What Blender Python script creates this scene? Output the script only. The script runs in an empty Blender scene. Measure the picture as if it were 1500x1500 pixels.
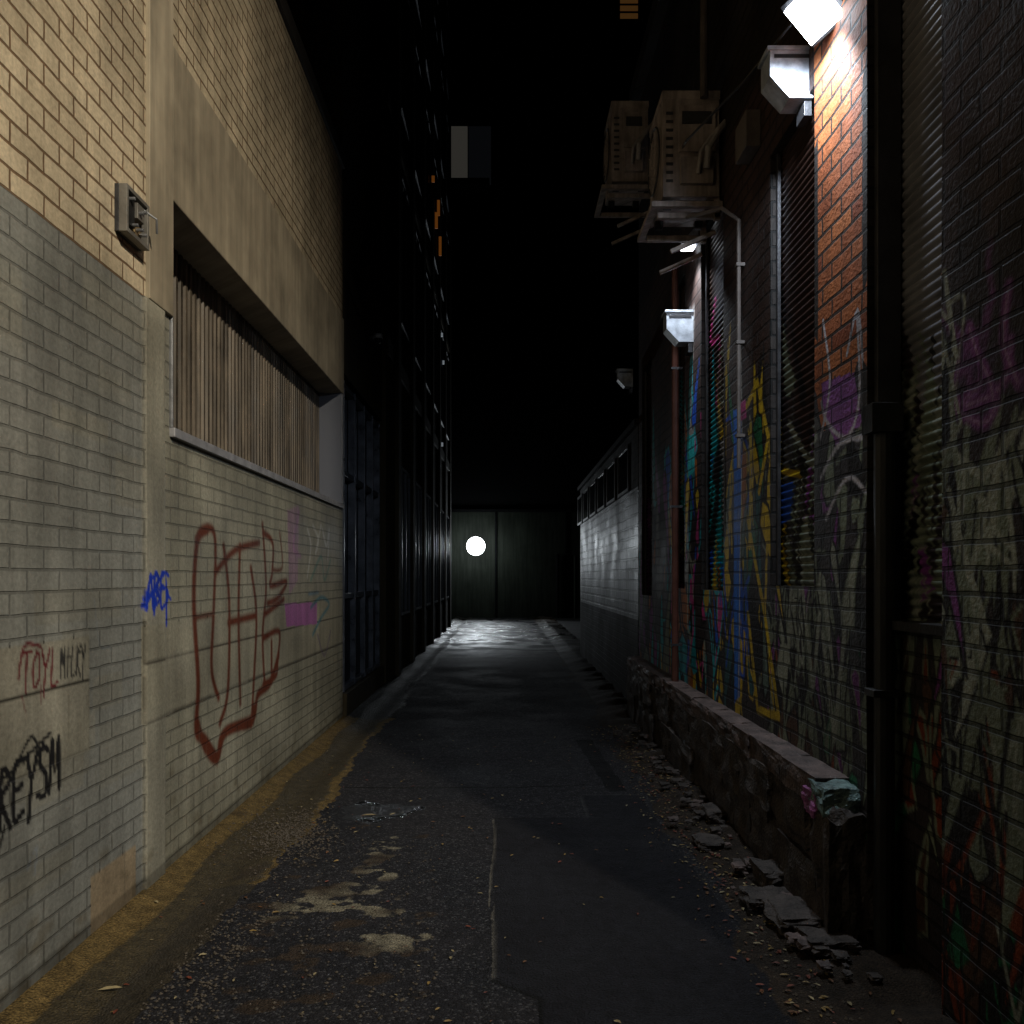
import bpy, math, random
import numpy as np
from mathutils import Vector, noise as mnoise
random.seed(7); rng=np.random.RandomState(5)
S=bpy.context.scene
S.view_settings.view_transform='Standard'; S.view_settings.look='None'; S.view_settings.exposure=0
H=1.6; F=1300.0; LX=-1.8; RX=1.55
def LW(px,py): d=738-px; return (1.8*F/d, H+(845-py)*1.8/d)
def RW(px,py): d=px-738; return (RX*F/d, H+(845-py)*RX/d)
def GP(px,py): y=H*F/(py-845); return ((px-738)*y/F, y)
# ---------------------------------------------------------------- materials
class M:
    def __init__(s,name):
        s.m=bpy.data.materials.new(name); s.m.use_nodes=True; s.t=s.m.node_tree; s.t.nodes.clear()
        s.out=s.t.nodes.new('ShaderNodeOutputMaterial'); s.b=s.t.nodes.new('ShaderNodeBsdfPrincipled')
        s.t.links.new(s.b.outputs[0],s.out.inputs[0])
    def n(s,ty,**k):
        x=s.t.nodes.new(ty)
        for a,v in k.items(): setattr(x,a,v)
        return x
    def set(s,inp,v):
        if isinstance(v,bpy.types.NodeSocket): s.t.links.new(v,inp)
        elif v is not None:
            if isinstance(v,(tuple,list)) and len(v)==3 and inp.type=='RGBA': v=(*v,1)
            inp.default_value=v
    def math(s,op,a,b=None,clamp=False):
        x=s.n('ShaderNodeMath',operation=op,use_clamp=clamp); s.set(x.inputs[0],a)
        if b is not None: s.set(x.inputs[1],b)
        return x.outputs[0]
    def mix(s,f,a,b,blend='MIX'):
        x=s.n('ShaderNodeMix',data_type='RGBA',blend_type=blend); s.set(x.inputs[0],f); s.set(x.inputs[6],a); s.set(x.inputs[7],b); return x.outputs[2]
    def noise(s,vec,scale,detail=4,rough=.55,dist=0):
        x=s.n('ShaderNodeTexNoise'); s.set(x.inputs['Vector'],vec); x.inputs['Scale'].default_value=scale
        x.inputs['Detail'].default_value=detail; x.inputs['Roughness'].default_value=rough; x.inputs['Distortion'].default_value=dist; return x
    def mr(s,v,a,b,c,d):
        x=s.n('ShaderNodeMapRange'); s.set(x.inputs[0],v)
        for i,q in enumerate((a,b,c,d)): x.inputs[i+1].default_value=q
        return x.outputs[0]
    def obj(s): return s.n('ShaderNodeTexCoord').outputs['Object']
    def wallco(s):
        sp=s.n('ShaderNodeSeparateXYZ'); s.set(sp.inputs[0],s.obj())
        u=s.math('ADD',sp.outputs[0],sp.outputs[1]); return sp,u
    def comb(s,x,y,z=0.0):
        c=s.n('ShaderNodeCombineXYZ'); s.set(c.inputs[0],x); s.set(c.inputs[1],y); s.set(c.inputs[2],z); return c.outputs[0]
    def bump(s,h,dist,strength=1.0,normal=None):
        b=s.n('ShaderNodeBump'); b.inputs['Strength'].default_value=strength; b.inputs['Distance'].default_value=dist
        s.set(b.inputs['Height'],h)
        if normal is not None: s.set(b.inputs['Normal'],normal)
        s.set(s.b.inputs['Normal'],b.outputs[0]); return b.outputs[0]
    def gray(s,v): return s.comb(v,v,v)

def brickmat(name,c1,c2,cm,bw=.24,rh=.086,ms=.008,rough=(.6,.9),attr=False,joint=.45,grime=(.45,1.1),bumpd=.008,streak=.35,spec=.4,tone=.35):
    m=M(name); sp,u=m.wallco(); z=sp.outputs[2]
    v=m.comb(u,z)
    dn=m.noise(v,6,1); off=m.n('ShaderNodeVectorMath',operation='MULTIPLY_ADD')
    m.set(off.inputs[0],dn.outputs['Color']); off.inputs[1].default_value=(.014,.012,0); m.set(off.inputs[2],v)
    vv=off.outputs[0]
    b=m.n('ShaderNodeTexBrick'); m.set(b.inputs['Vector'],vv)
    for k,q in (('Color1',(*c1,1)),('Color2',(*c2,1)),('Mortar',(*cm,1)),('Scale',1.0),('Mortar Size',ms),('Mortar Smooth',.35),('Bias',0.0),('Brick Width',bw),('Row Height',rh)): b.inputs[k].default_value=q
    b.offset=.5
    col=b.outputs['Color']; fac=b.outputs['Fac']
    n1=m.noise(v,1.3,3,.6).outputs[0]; n2=m.noise(v,45,2,.65).outputs[0]
    ns=m.noise(m.comb(m.math('MULTIPLY',u,7.),m.math('MULTIPLY',z,.6)),1,3,.6).outputs[0]
    if attr:
        at=m.n('ShaderNodeAttribute',attribute_name='paint'); s2=m.n('ShaderNodeAttribute',attribute_name='smooth').outputs['Fac']
        a=m.math('MULTIPLY',m.math('ADD',m.math('ADD',n2,m.math('MULTIPLY',at.outputs['Alpha'],1.3)),-.95),6.,True)
        pc=m.mix(m.math('MULTIPLY',m.math('MULTIPLY',fac,joint),m.math('SUBTRACT',1.,s2)),at.outputs['Color'],(0,0,0))
        col=m.mix(a,col,pc)
        fac=m.math('MULTIPLY',fac,m.math('SUBTRACT',1.,s2))
    g=m.mr(n1,.3,.7,*grime); st=m.mr(ns,.35,.65,1-streak,1.05); f=m.mr(n2,.3,.7,.8,1.12)
    col=m.mix(1.,col,m.gray(m.math('MULTIPLY',m.math('MULTIPLY',g,st),f)),'MULTIPLY')
    m.set(m.b.inputs['Base Color'],col)
    m.set(m.b.inputs['Roughness'],m.mr(n1,.3,.7,*rough)); m.b.inputs['Specular IOR Level'].default_value=spec
    h=m.math('ADD',m.math('SUBTRACT',1.,fac),m.math('MULTIPLY',n2,.35))
    m.bump(h,bumpd)
    return m.m
def plain(name,c,rough=.6,metal=0,var=.35,scale=8,bump=.002,streak=0,spec=.4):
    m=M(name); o=m.obj(); n1=m.noise(o,scale,4,.65).outputs[0]
    v=m.mr(n1,.3,.7,1-var,1+var*.4)
    if streak:
        sp=m.n('ShaderNodeSeparateXYZ'); m.set(sp.inputs[0],o)
        u=m.math('ADD',sp.outputs[0],sp.outputs[1])
        ns=m.noise(m.comb(m.math('MULTIPLY',u,9.),m.math('MULTIPLY',sp.outputs[2],.7)),1,3,.65).outputs[0]
        v=m.math('MULTIPLY',v,m.mr(ns,.38,.62,1-streak,1.05))
    m.set(m.b.inputs['Base Color'],m.mix(1.,c,m.gray(v),'MULTIPLY')); m.set(m.b.inputs['Roughness'],m.mr(n1,.3,.7,max(.05,rough-.12),min(1,rough+.12)))
    m.b.inputs['Metallic'].default_value=metal; m.b.inputs['Specular IOR Level'].default_value=spec
    if bump>=.002: m.bump(m.noise(o,scale*6,2,.6).outputs[0],bump)
    return m.m
def emis(name,c,s):
    m=M(name); m.b.inputs['Base Color'].default_value=(*[min(1,x) for x in c],1); m.b.inputs['Emission Color'].default_value=(*c,1); m.b.inputs['Emission Strength'].default_value=s; return m.m

# ---------------------------------------------------------------- objects
def link(o,parent=None):
    S.collection.objects.link(o)
    if parent is not None:
        o.parent=parent; o.matrix_parent_inverse=parent.matrix_world.inverted()
    return o
def empty(name,loc):
    e=bpy.data.objects.new(name,None); e.location=loc; e.empty_display_size=.3; S.collection.objects.link(e)
    bpy.context.view_layer.update(); return e
class B:
    def __init__(s): s.v=[]; s.f=[]; s.mi=[]; s.mats=[]
    def mid(s,m):
        if m not in s.mats: s.mats.append(m)
        return s.mats.index(m)
    def add(s,v,f,m):
        k=len(s.v); s.v+= [tuple(q) for q in v]; s.f+=[tuple(i+k for i in q) for q in f]; s.mi+=[s.mid(m)]*len(f); return s
    def box(s,x0,x1,y0,y1,z0,z1,m,rot=None,c=None):
        v=[Vector((x,y,z)) for x in (x0,x1) for y in (y0,y1) for z in (z0,z1)]
        if rot:
            from mathutils import Euler
            R=Euler(rot).to_matrix(); c=Vector(c) if c else Vector(((x0+x1)/2,(y0+y1)/2,(z0+z1)/2)); v=[R@(q-c)+c for q in v]
        return s.add(v,[(0,1,3,2),(4,6,7,5),(0,4,5,1),(2,3,7,6),(0,2,6,4),(1,5,7,3)],m)
    def prism(s,poly,y0,y1,m):  # poly in xz
        n=len(poly); v=[(p[0],y0,p[1]) for p in poly]+[(p[0],y1,p[1]) for p in poly]
        f=[tuple(range(n)),tuple(range(2*n-1,n-1,-1))]+[(i,i+n,(i+1)%n+n,(i+1)%n) for i in range(n)]
        return s.add(v,f,m)
    def tube(s,pts,r,m,n=12):
        pts=[Vector(p) for p in pts]; rings=[]
        for i,p in enumerate(pts):
            d=(pts[min(i+1,len(pts)-1)]-pts[max(i-1,0)]).normalized()
            a=d.orthogonal().normalized() if i==0 else (pa-d*pa.dot(d)).normalized()
            pa=a; b=d.cross(a)
            rings.append([p+(a*math.cos(t)+b*math.sin(t))*r for t in [2*math.pi*k/n for k in range(n)]])
        v=[q for R in rings for q in R]; f=[]
        for i in range(len(pts)-1):
            for k in range(n): f.append((i*n+k,i*n+(k+1)%n,(i+1)*n+(k+1)%n,(i+1)*n+k))
        f.append(tuple(range(n))); f.append(tuple((len(pts)-1)*n+k for k in range(n)))
        return s.add(v,f,m)
    def sphere(s,c,r,m,sc=(1,1,1),n=16):
        v=[];f=[]
        for i in range(n//2+1):
            for k in range(n):
                t=math.pi*i/(n//2); p=2*math.pi*k/n
                v.append((c[0]+r*sc[0]*math.sin(t)*math.cos(p),c[1]+r*sc[1]*math.sin(t)*math.sin(p),c[2]+r*sc[2]*math.cos(t)))
        for i in range(n//2):
            for k in range(n): f.append((i*n+k,(i+1)*n+k,(i+1)*n+(k+1)%n,i*n+(k+1)%n))
        return s.add(v,f,m)
    def make(s,name,parent=None,bevel=0,centre=False,smooth=False):
        me=bpy.data.meshes.new(name); off=Vector((0,0,0))
        if centre:
            a=np.array(s.v); off=Vector((a.min(0)+a.max(0))/2)
        me.from_pydata([tuple(Vector(q)-off) for q in s.v],[],s.f)
        for m in s.mats: me.materials.append(m)
        me.polygons.foreach_set('material_index',s.mi); me.update()
        if smooth:
            me.polygons.foreach_set('use_smooth',[True]*len(me.polygons))
        o=bpy.data.objects.new(name,me); o.location=off; link(o,parent)
        import bmesh
        bm=bmesh.new(); bm.from_mesh(me); bmesh.ops.recalc_face_normals(bm,faces=bm.faces); bm.to_mesh(me); bm.free()
        if bevel:
            b=o.modifiers.new('bev','BEVEL'); b.width=bevel; b.segments=2; b.limit_method='ANGLE'
        return o
# ------------------------------------------------ paint raster on a grid
class Canvas:
    def __init__(s,U,V,jit=.0):
        s.U=U;s.V=V;s.C=np.zeros((U.size,4)); s.sm=np.zeros(U.size)
    def blend(s,idx,a,col):
        o=s.C[idx]; oa=o[:,3]; na=oa+a*(1-oa); t=(a/np.maximum(na,1e-6))[:,None]
        s.C[idx,:3]=o[:,:3]*(1-t)+np.array(col)*t; s.C[idx,3]=na
    def stroke(s,pts,w,col,al=1,soft=.006):
        P=np.array(pts,float); pad=w+soft
        idx=np.where((s.U>P[:,0].min()-pad)&(s.U<P[:,0].max()+pad)&(s.V>P[:,1].min()-pad)&(s.V<P[:,1].max()+pad))[0]
        if not len(idx): return
        u=s.U[idx]; v=s.V[idx]; d=np.full(len(idx),9.)
        for a,b in zip(P[:-1],P[1:]):
            ab=b-a; L=max((ab**2).sum(),1e-9); t=np.clip(((u-a[0])*ab[0]+(v-a[1])*ab[1])/L,0,1)
            d=np.minimum(d,np.hypot(u-a[0]-t*ab[0],v-a[1]-t*ab[1]))
        a=np.clip((w/2+soft/2-d)/soft,0,1)*al; k=a>0.01; s.blend(idx[k],a[k],col)
    def poly(s,pts,col,al=1,sm=None):
        P=np.array(pts,float)
        idx=np.where((s.U>=P[:,0].min())&(s.U<=P[:,0].max())&(s.V>=P[:,1].min())&(s.V<=P[:,1].max()))[0]
        if not len(idx): return
        u=s.U[idx]; v=s.V[idx]; ins=np.zeros(len(idx),bool); n=len(P)
        for i in range(n):
            x1,y1=P[i]; x2,y2=P[(i+1)%n]
            if y1==y2: continue
            c=((y1>v)!=(y2>v))&(u<(x2-x1)*(v-y1)/(y2-y1)+x1); ins^=c
        k=idx[ins]
        if col is not None: s.blend(k,np.full(len(k),al,float),col)
        if sm is not None: s.sm[k]=sm
    def rect(s,u0,u1,v0,v1,col,al=1,sm=None): s.poly([(u0,v0),(u1,v0),(u1,v1),(u0,v1)],col,al,sm)
    def smooth_curve(s,pts,w,col,al=1,soft=.006):
        P=[np.array(p,float) for p in pts]; Q=[P[0]]+P+[P[-1]]; out=[]
        for i in range(1,len(Q)-2):
            for t in np.linspace(0,1,6,endpoint=False):
                a,b,c,d=Q[i-1],Q[i],Q[i+1],Q[i+2]
                out.append(.5*((2*b)+(-a+c)*t+(2*a-5*b+4*c-d)*t*t+(-a+3*b-3*c+d)*t**3))
        out.append(P[-1]); s.stroke(out,w,col,al,soft)
def grid(name,us,vs,fn,mat,paint=None,holes=(),parent=None,flip=False,smooth=True):
    us=np.array(us);vs=np.array(vs); U,V=np.meshgrid(us,vs,indexing='ij'); Uf=U.ravel();Vf=V.ravel()
    co=fn(Uf,Vf); nu,nv=len(us),len(vs)
    i,j=np.meshgrid(np.arange(nu-1),np.arange(nv-1),indexing='ij')
    uc=(us[:-1]+us[1:])[i]/2; vc=(vs[:-1]+vs[1:])[j]/2; keep=np.ones_like(uc,bool)
    for h in holes: keep&=~((uc>h[0])&(uc<h[1])&(vc>h[2])&(vc<h[3]))
    a=(i*nv+j)[keep]; q=np.stack([a,a+nv,a+nv+1,a+1],1)
    if flip: q=q[:,::-1]
    me=bpy.data.meshes.new(name); me.vertices.add(len(co)); me.vertices.foreach_set('co',co.ravel())
    me.loops.add(q.size); me.loops.foreach_set('vertex_index',q.ravel().astype(np.int32))
    me.polygons.add(len(q)); me.polygons.foreach_set('loop_start',np.arange(0,q.size,4,dtype=np.int32)); 
    me.update(calc_edges=True)
    me.polygons.foreach_set('use_smooth',np.full(len(q),smooth))
    me.materials.append(mat)
    if paint:
        C=Canvas(Uf,Vf); paint(C)
        at=me.color_attributes.new('paint','FLOAT_COLOR','POINT'); at.data.foreach_set('color',C.C.ravel().astype(np.float32))
        a2=me.attributes.new('smooth','FLOAT','POINT'); a2.data.foreach_set('value',C.sm.astype(np.float32))
    me.validate(); o=bpy.data.objects.new(name,me); return link(o,parent)
def lines(*segs):
    out=[]
    for a,b,st in segs:
        n=max(1,int(round((b-a)/st))); out+=list(np.linspace(a,b,n,endpoint=False))
    out.append(segs[-1][1]); return out
def wav(u,v,s,a,seed=0):
    r=np.random.RandomState(seed); o=np.zeros_like(u)
    for k in range(8):
        f=s*(1.6**(k%5)); th=r.rand()*6.28; o+=np.sin((u*math.cos(th)+v*math.sin(th))*f+r.rand()*6.28)/(1+k%5)
    return o*a/3
# ---------------------------------------------------------------- stroke letters
GL={'A':[[(0,0),(.45,1),(.9,0)],[(.15,.4),(.8,.45)]],'B':[[(.1,0),(.1,1),(.7,.85),(.2,.55),(.85,.25),(.05,0)]],'E':[[(.8,1),(.1,.95),(.1,0),(.85,.05)],[(.1,.5),(.7,.55)]],
'S':[[(.8,.9),(.3,1),(.1,.7),(.7,.4),(.6,.05),(0,.1)]],'T':[[(0,1),(.9,1.05)],[(.45,1),(.4,0)]],'O':[[(.5,1),(.1,.6),(.3,.05),(.8,.3),(.7,.9),(.4,1)]],'I':[[(.4,1),(.4,0)]],
'L':[[(.2,1),(.15,0),(.8,.05)]],'M':[[(0,0),(.15,1),(.45,.4),(.75,1),(.9,0)]],'K':[[(.15,1),(.15,0)],[(.8,1),(.2,.5),(.85,-.1)]],'Y':[[(.05,1),(.45,.55),(.85,1)],[(.45,.55),(.3,-.25)]],
'R':[[(.1,0),(.1,1),(.75,.8),(.15,.5),(.85,-.05)]],'X':[[(0,0),(.9,1)],[(0,1),(.9,0)]],'V':[[(0,1),(.4,0),(.85,1)]]}
def tag(C,text,u0,v0,cw,h,w,col,slant=.1,al=1,rise=0,soft=.004):
    for i,ch in enumerate(text):
        for st in GL.get(ch,[]):
            C.smooth_curve([(u0+(i+p[0])*cw+slant*p[1]*h,v0+rise*i+p[1]*h) for p in st],w,col,al,soft)
# ================================================================ LEFT BUILDING
lb=empty('painted_brick_building',(-3,5,0))
creamb=brickmat('cream_brick',(.72,.61,.43),(.62,.52,.36),(.22,.14,.08),ms=.007,attr=True,joint=.34,grime=(.58,1.08),rough=(.5,.7),bumpd=.006,streak=.25)
OL=(.31,.30,.24)
def lpaint(C):
    u,v=C.U,C.V
    k=v<3.0; C.C[k,:3]=OL; C.C[k,3]=1
    k2=k&(u<4.42); C.C[k2,:3]=(.28,.285,.26)
    k3=(v<3.0)&(u>4.68)&(v<2.4); C.C[k3,:3]=(.33,.315,.24)
    k4=(u>4.42)&(u<4.68)&(v<3.0); C.C[k4,:3]=(.33,.315,.25); C.sm[k4]=1
    C.rect(2.0,3.85,.85,1.34,(.30,.285,.23),1,1); C.rect(4.40,9.9,.87,1.36,(.33,.31,.235),1,1)
    C.rect(3.86,4.34,-.1,.30,(.38,.30,.2),1,1)
    for z in (.85,1.155): C.stroke([(2.0,z),(3.85,z)],.012,(.03,.027,.02))
    C.stroke([(3.85,.85),(3.85,1.34)],.008,(.15,.14,.11))
    C.stroke([(4.42,1.38),(4.42,1.17),(9.9,1.165)],.013,(.05,.04,.03)); C.stroke([(4.42,1.10),(4.42,.87),(9.9,.87)],.013,(.05,.04,.03))
    C.stroke([(4.42,1.38),(9.9,1.375)],.006,(.22,.2,.15)); C.stroke([(4.685,0),(4.685,3)],.012,(.12,.11,.08),.8); C.stroke([(4.415,0),(4.415,3)],.008,(.16,.15,.11),.8)
    C.rect(5.0,6.9,.30,.62,(.38,.36,.28),.35); C.rect(2.4,3.6,1.9,2.5,(.27,.27,.25),.45); C.rect(6.2,9.4,1.45,1.9,(.38,.355,.28),.4)
    for i in range(70):
        y=rng.uniform(3,9.6); z=rng.uniform(.2,2.9); w=rng.uniform(.2,.9); h=rng.uniform(.08,.3); g=rng.uniform(.85,1.12)
        if 4.78<y+w and z>2.3: continue
        C.rect(y,y+w,z,z+h,tuple(np.array((.32,.305,.24))*g),.38)
    RB=(.13,.028,.010)
    def st(L,w=.052,col=RB,al=1,soft=.03): C.smooth_curve([LW(*p) for p in L],w,col,al,soft)
    st([(304,775),(290,790),(284,880),(290,1000),(287,1070),(300,1083),(318,1108),(325,1078),(350,1062),(372,1050),(378,1018),(396,1000),(408,960)],.07)
    st([(288,1055),(300,1095),(318,1112),(332,1070),(368,1060),(372,1035)],.065)
    st([(288,790),(308,773),(316,800),(313,900),(310,980),(320,1022)]); st([(328,800),(336,880),(334,1010),(322,1060)])
    st([(316,838),(345,806),(380,795)]); st([(352,800),(350,900),(352,1030)]); st([(335,912),(375,902)]); st([(368,832),(376,900),(372,1000),(368,1062)])
    st([(385,768),(390,860),(385,930),(388,1004)]); st([(386,780),(400,796),(399,840),(397,858),(420,852),(408,875),(392,884)])
    st([(388,900),(416,878)]); st([(386,935),(409,925),(407,965),(404,990),(386,1002)]); st([(398,940),(398,998)]); st([(286,905),(310,900)],.03)
    st([(410,780),(414,830),(400,835)],.03)
    for q in ((300,1083),(318,1108),(350,1062),(290,1000),(372,1050)):
        a,b_=LW(*q); C.stroke([(a,b_),(a,b_-rng.uniform(.05,.12))],.012,RB,.8)
    PK=(.42,.15,.40)
    C.poly([LW(421,748),LW(438,740),LW(436,850),LW(424,872)],PK,.42); C.poly([LW(417,884),LW(464,882),LW(464,914),LW(420,918)],PK,.95)
    st([(438,750),(430,800),(440,815)],.05,PK,.5)
    W=(.6,.6,.56)
    st([(450,775),(455,800),(450,845)],.035,W,.9); st([(458,770),(466,790),(462,810),(470,770)],.035,W,.9); st([(472,775),(478,800),(482,775),(480,820)],.035,W,.9)
    st([(455,850),(470,815),(475,850),(484,820)],.035,(.10,.25,.2),.9); st([(455,890),(470,875),(482,885),(470,905),(458,930)],.035,(.05,.20,.26),.9); st([(465,930),(475,960),(484,925)],.03,(.16,.12,.2),.8)
    st([(452,870),(466,868)],.03,(.08,.2,.3),.8)
    BL=(.005,.04,.50)
    tag(C,'ABES',4.43,1.44,.085,.17,.024,BL,.05,1,.004); C.smooth_curve([LW(207,888),LW(240,838),LW(243,915)],.024,BL); C.smooth_curve([LW(222,880),LW(232,858),LW(250,878)],.018,BL)
    C.smooth_curve([LW(209,878),LW(214,852),LW(226,846),LW(220,900)],.022,BL)
    BK=(.010,.010,.012)
    tag(C,'REYSM',3.16,.70,.088,.20,.026,BK,.05,1,.012); C.stroke([(3.15,.86),(3.52,.98)],.016,BK); C.stroke([(3.2,.7),(3.15,.60)],.015,BK); C.smooth_curve([(3.3,.93),(3.38,.99),(3.44,.93)],.014,BK)
    RE=(.13,.012,.018)
    tag(C,'TOYL',3.31,1.17,.07,.14,.014,RE,.05,1); C.stroke([(3.31,1.16),(3.34,1.09)],.008,RE,.6); C.stroke([(3.45,1.18),(3.45,1.11)],.006,RE,.6); C.smooth_curve([(3.29,1.22),(3.33,1.34),(3.45,1.33)],.014,RE)
    tag(C,'MILKY',3.60,1.19,.044,.12,.011,(.02,.02,.022),.03,.95); C.stroke([(3.6,1.26),(3.8,1.285)],.006,(.02,.02,.02),.8)
    C.smooth_curve([(3.9,1.5),(3.95,1.3),(4.05,1.28)],.01,(.2,.25,.3),.4)
    C.smooth_curve([(3.35,.5),(3.42,.56),(3.40,.46)],.012,(.2,.26,.36),.4)
    for i in range(90):
        y=rng.uniform(3,9.8); z=rng.uniform(.2,2.3); C.stroke([(y,z),(y+rng.uniform(-.01,.01),z-rng.uniform(.03,.25))],.008,(.2,.18,.13),.5)
    for i in range(160):
        y=rng.uniform(3,9.8); z=abs(rng.normal()*.15); C.stroke([(y,z),(y+rng.uniform(-.05,.05),z)],rng.uniform(.02,.06),(.15,.12,.07),.42,.03)
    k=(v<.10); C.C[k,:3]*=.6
ys=lines((-1.5,2.9,.3),(2.9,4.78,.011),(4.78,9.83,.014),(9.83,9.9,.035))
zs=lines((-.08,.3,.016),(.3,1.95,.0115),(1.95,2.39,.02),(2.39,2.997,.1),(2.997,3.003,.006),(3.003,3.63,.1),(3.63,6.15,.18))
def lfn(u,v):
    d=wav(u,v,1.1,.004,3)
    d=d+.018*np.clip((u-4.415)/.011,0,1)*np.clip((4.69-u)/.011,0,1)*(v<3)
    return np.stack([LX+d,u,v],1)
grid('facade_wall',ys,zs,lfn,creamb,lpaint,[(4.78,9.83,2.39,3.63)],lb,flip=True)
conc=plain('weathered_render',(.40,.345,.25),.8,0,.4,1.6,.003,.22)
metal=plain('galvanised_steel',(.33,.34,.36),.42,.7,.3,12,.001); dmetal=plain('dark_steel',(.06,.06,.065),.4,.5)
b=B(); b.box(LX-.05,LX+.022,4.46,4.78,3.0,6.15,conc); b.make('pilaster',lb,.004)
b=B(); b.box(LX-.28,LX+.018,4.783,9.9,3.63,4.47,conc); b.make('concrete_lintel',lb,.008)
b=B(); b.box(LX-.6,LX+.03,-1.5,9.9,6.15,6.3,plain('capping',(.05,.045,.04),.7)); b.make('parapet_capping',lb)
rib=plain('fluted_sheet',(.18,.145,.105),.55,.1,.6,3,.001,.65)
def ribf(u,v):
    p=np.abs(((u/.085)%1)-.5)*2; d=np.clip((p-.35)/.2,0,1)*.035
    return np.stack([LX-.27+d,u,v],1)
grid('fluted_cladding',lines((4.78,9.83,.007)),lines((2.39,3.63,.31)),ribf,rib,None,(),lb,flip=True,smooth=False)
m=M('checker_plate'); sp,u=m.wallco(); ch=m.n('ShaderNodeTexVoronoi',feature='F1'); m.set(ch.inputs['Vector'],m.comb(u,sp.outputs[2])); ch.inputs['Scale'].default_value=22; ch.inputs['Randomness'].default_value=0
m.set(m.b.inputs['Base Color'],(.22,.235,.28)); m.b.inputs['Metallic'].default_value=.55; m.b.inputs['Roughness'].default_value=.45; m.bump(m.mr(ch.outputs['Distance'],0,.02,1,0),.004); chk=m.m
b=B(); b.box(LX-.28,LX+.004,9.80,9.835,2.40,3.628,chk); b.box(LX-.02,LX+.012,9.835,9.875,2.40,3.628,metal); b.make('window_reveal_plate',lb)
b=B(); b.box(LX-.27,LX+.028,4.783,9.87,2.355,2.405,plain('sill_metal',(.36,.36,.38),.5,.3)); b.box(LX-.26,LX+.014,4.783,4.80,2.406,3.629,metal); b.make('window_frame',lb,.003)
# ================================================================ electrical box
bx=plain('painted_metal_box',(.20,.19,.17),.5,.3); blk=plain('black_plastic',(.02,.02,.02),.4); cop=plain('old_brass',(.28,.2,.1),.45,.6)
b=B(); x=LX
b.box(x,x+.02,4.10,4.36,3.20,3.42,dmetal); 
for q in ((4.10,4.12,3.20,3.42),(4.34,4.36,3.20,3.42),(4.12,4.34,3.40,3.42),(4.12,4.34,3.20,3.22)): b.box(x+.021,x+.06,*q,bx)
b.box(x+.021,x+.05,4.14,4.21,3.25,3.38,blk); b.box(x+.021,x+.055,4.23,4.31,3.31,3.385,bx); b.box(x+.021,x+.04,4.23,4.31,3.235,3.29,cop)
for yy,zz in ((4.155,3.37),(4.19,3.26),(4.25,3.34),(4.29,3.36),(4.25,3.26),(4.29,3.25)): b.tube([(x+.04,yy,zz),(x+.075,yy,zz)],.009,metal,8)
b.tube([(x+.04,4.33,3.39),(x+.09,4.37,3.36),(x+.08,4.40,3.30)],.006,metal,8)
b.make('electrical_box',None,.002,True)
# ================================================================ DARK DOOR BAY + OFFICE BUILDING
ob=empty('office_building',(-5,18,0))
dk=plain('dark_render',(.075,.06,.035),.85,0,.3,1.5,.004,.3,spec=.15); dk2=plain('dark_blue_paint',(.09,.10,.12),.45,.1); dkp=plain('door_panel_paint',(.02,.023,.03),.45,.1)
mg=M('dark_glass'); mg.b.inputs['Base Color'].default_value=(.01,.012,.015,1); mg.b.inputs['Roughness'].default_value=.12; glass=mg.m
b=B(); b.box(-3,LX-.12,9.93,13.1,-.05,22,dk); b.box(LX-.12,LX+.0,9.93,13.1,3.9,22,dk); b.box(LX-.5,LX+.06,13.1,28,-.05,24,dk)
for k,y in enumerate(np.arange(14.2,28.1,2.3)): b.box(LX+.06,LX+.12,y,y+.35,-.05,24,dk)
b.box(LX+.06,LX+.10,13.1,28,4.9,5.15,dk); b.box(LX+.06,LX+.10,13.1,28,8.6,8.8,dk)
b.make('tower_wall',ob)
b=B()
for y in np.arange(14.9,27,2.3):
    for z in (1.0,5.9,9.5,13,16.5):
        h=2.4
        b.box(LX+.061,LX+.075,y,y+1.2,z,z+h,glass)
        for q in ((y-.05,y,z-.05,z+h+.05),(y+1.2,y+1.25,z-.05,z+h+.05),(y,y+1.2,z+h,z+h+.05),(y,y+1.2,z-.05,z),(y+.58,y+.62,z,z+h)): b.box(LX+.061,LX+.1,*q,dk2)
b.make('windows',ob)
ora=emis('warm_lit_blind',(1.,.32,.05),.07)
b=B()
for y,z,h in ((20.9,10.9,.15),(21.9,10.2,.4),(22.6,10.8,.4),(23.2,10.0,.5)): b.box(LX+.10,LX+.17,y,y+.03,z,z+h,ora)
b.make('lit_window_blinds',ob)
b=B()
for y,z in ((15.8,15.6),(24.2,20.6),(24.0,8.1),(24.6,7.5),(24.1,5.15)): b.box(LX+.10,LX+.15,y,y+.05,z,z+.10,emis('glint_glow_%d'%int(y*10),(.8,.9,1),.15))  # glints on bracket metal, put in as small glowing boxes; no lamps
b.make('metal_glints',ob)
b=B(); x=LX-.03
alu=plain('door_aluminium',(.17,.185,.22),.35,.4,.5,5,.0005)
b.box(LX-.10,LX-.095,10.0,13.0,.35,3.8,glass)
for y in (10.0,10.75,11.5,12.2,12.85): b.box(LX-.09,LX+.0,y,y+.05,.30,3.82,alu)
for z in (.30,1.35,2.75,3.75): b.box(LX-.092,LX-.01,10.05,12.99,z,z+.06,alu)
b.box(LX-.088,LX-.06,10.06,12.84,.37,1.34,dkp)
b.box(LX-.11,LX+.04,9.95,13.05,-.05,.29,dk)
b.make('metal_doors',ob,.003)
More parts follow.
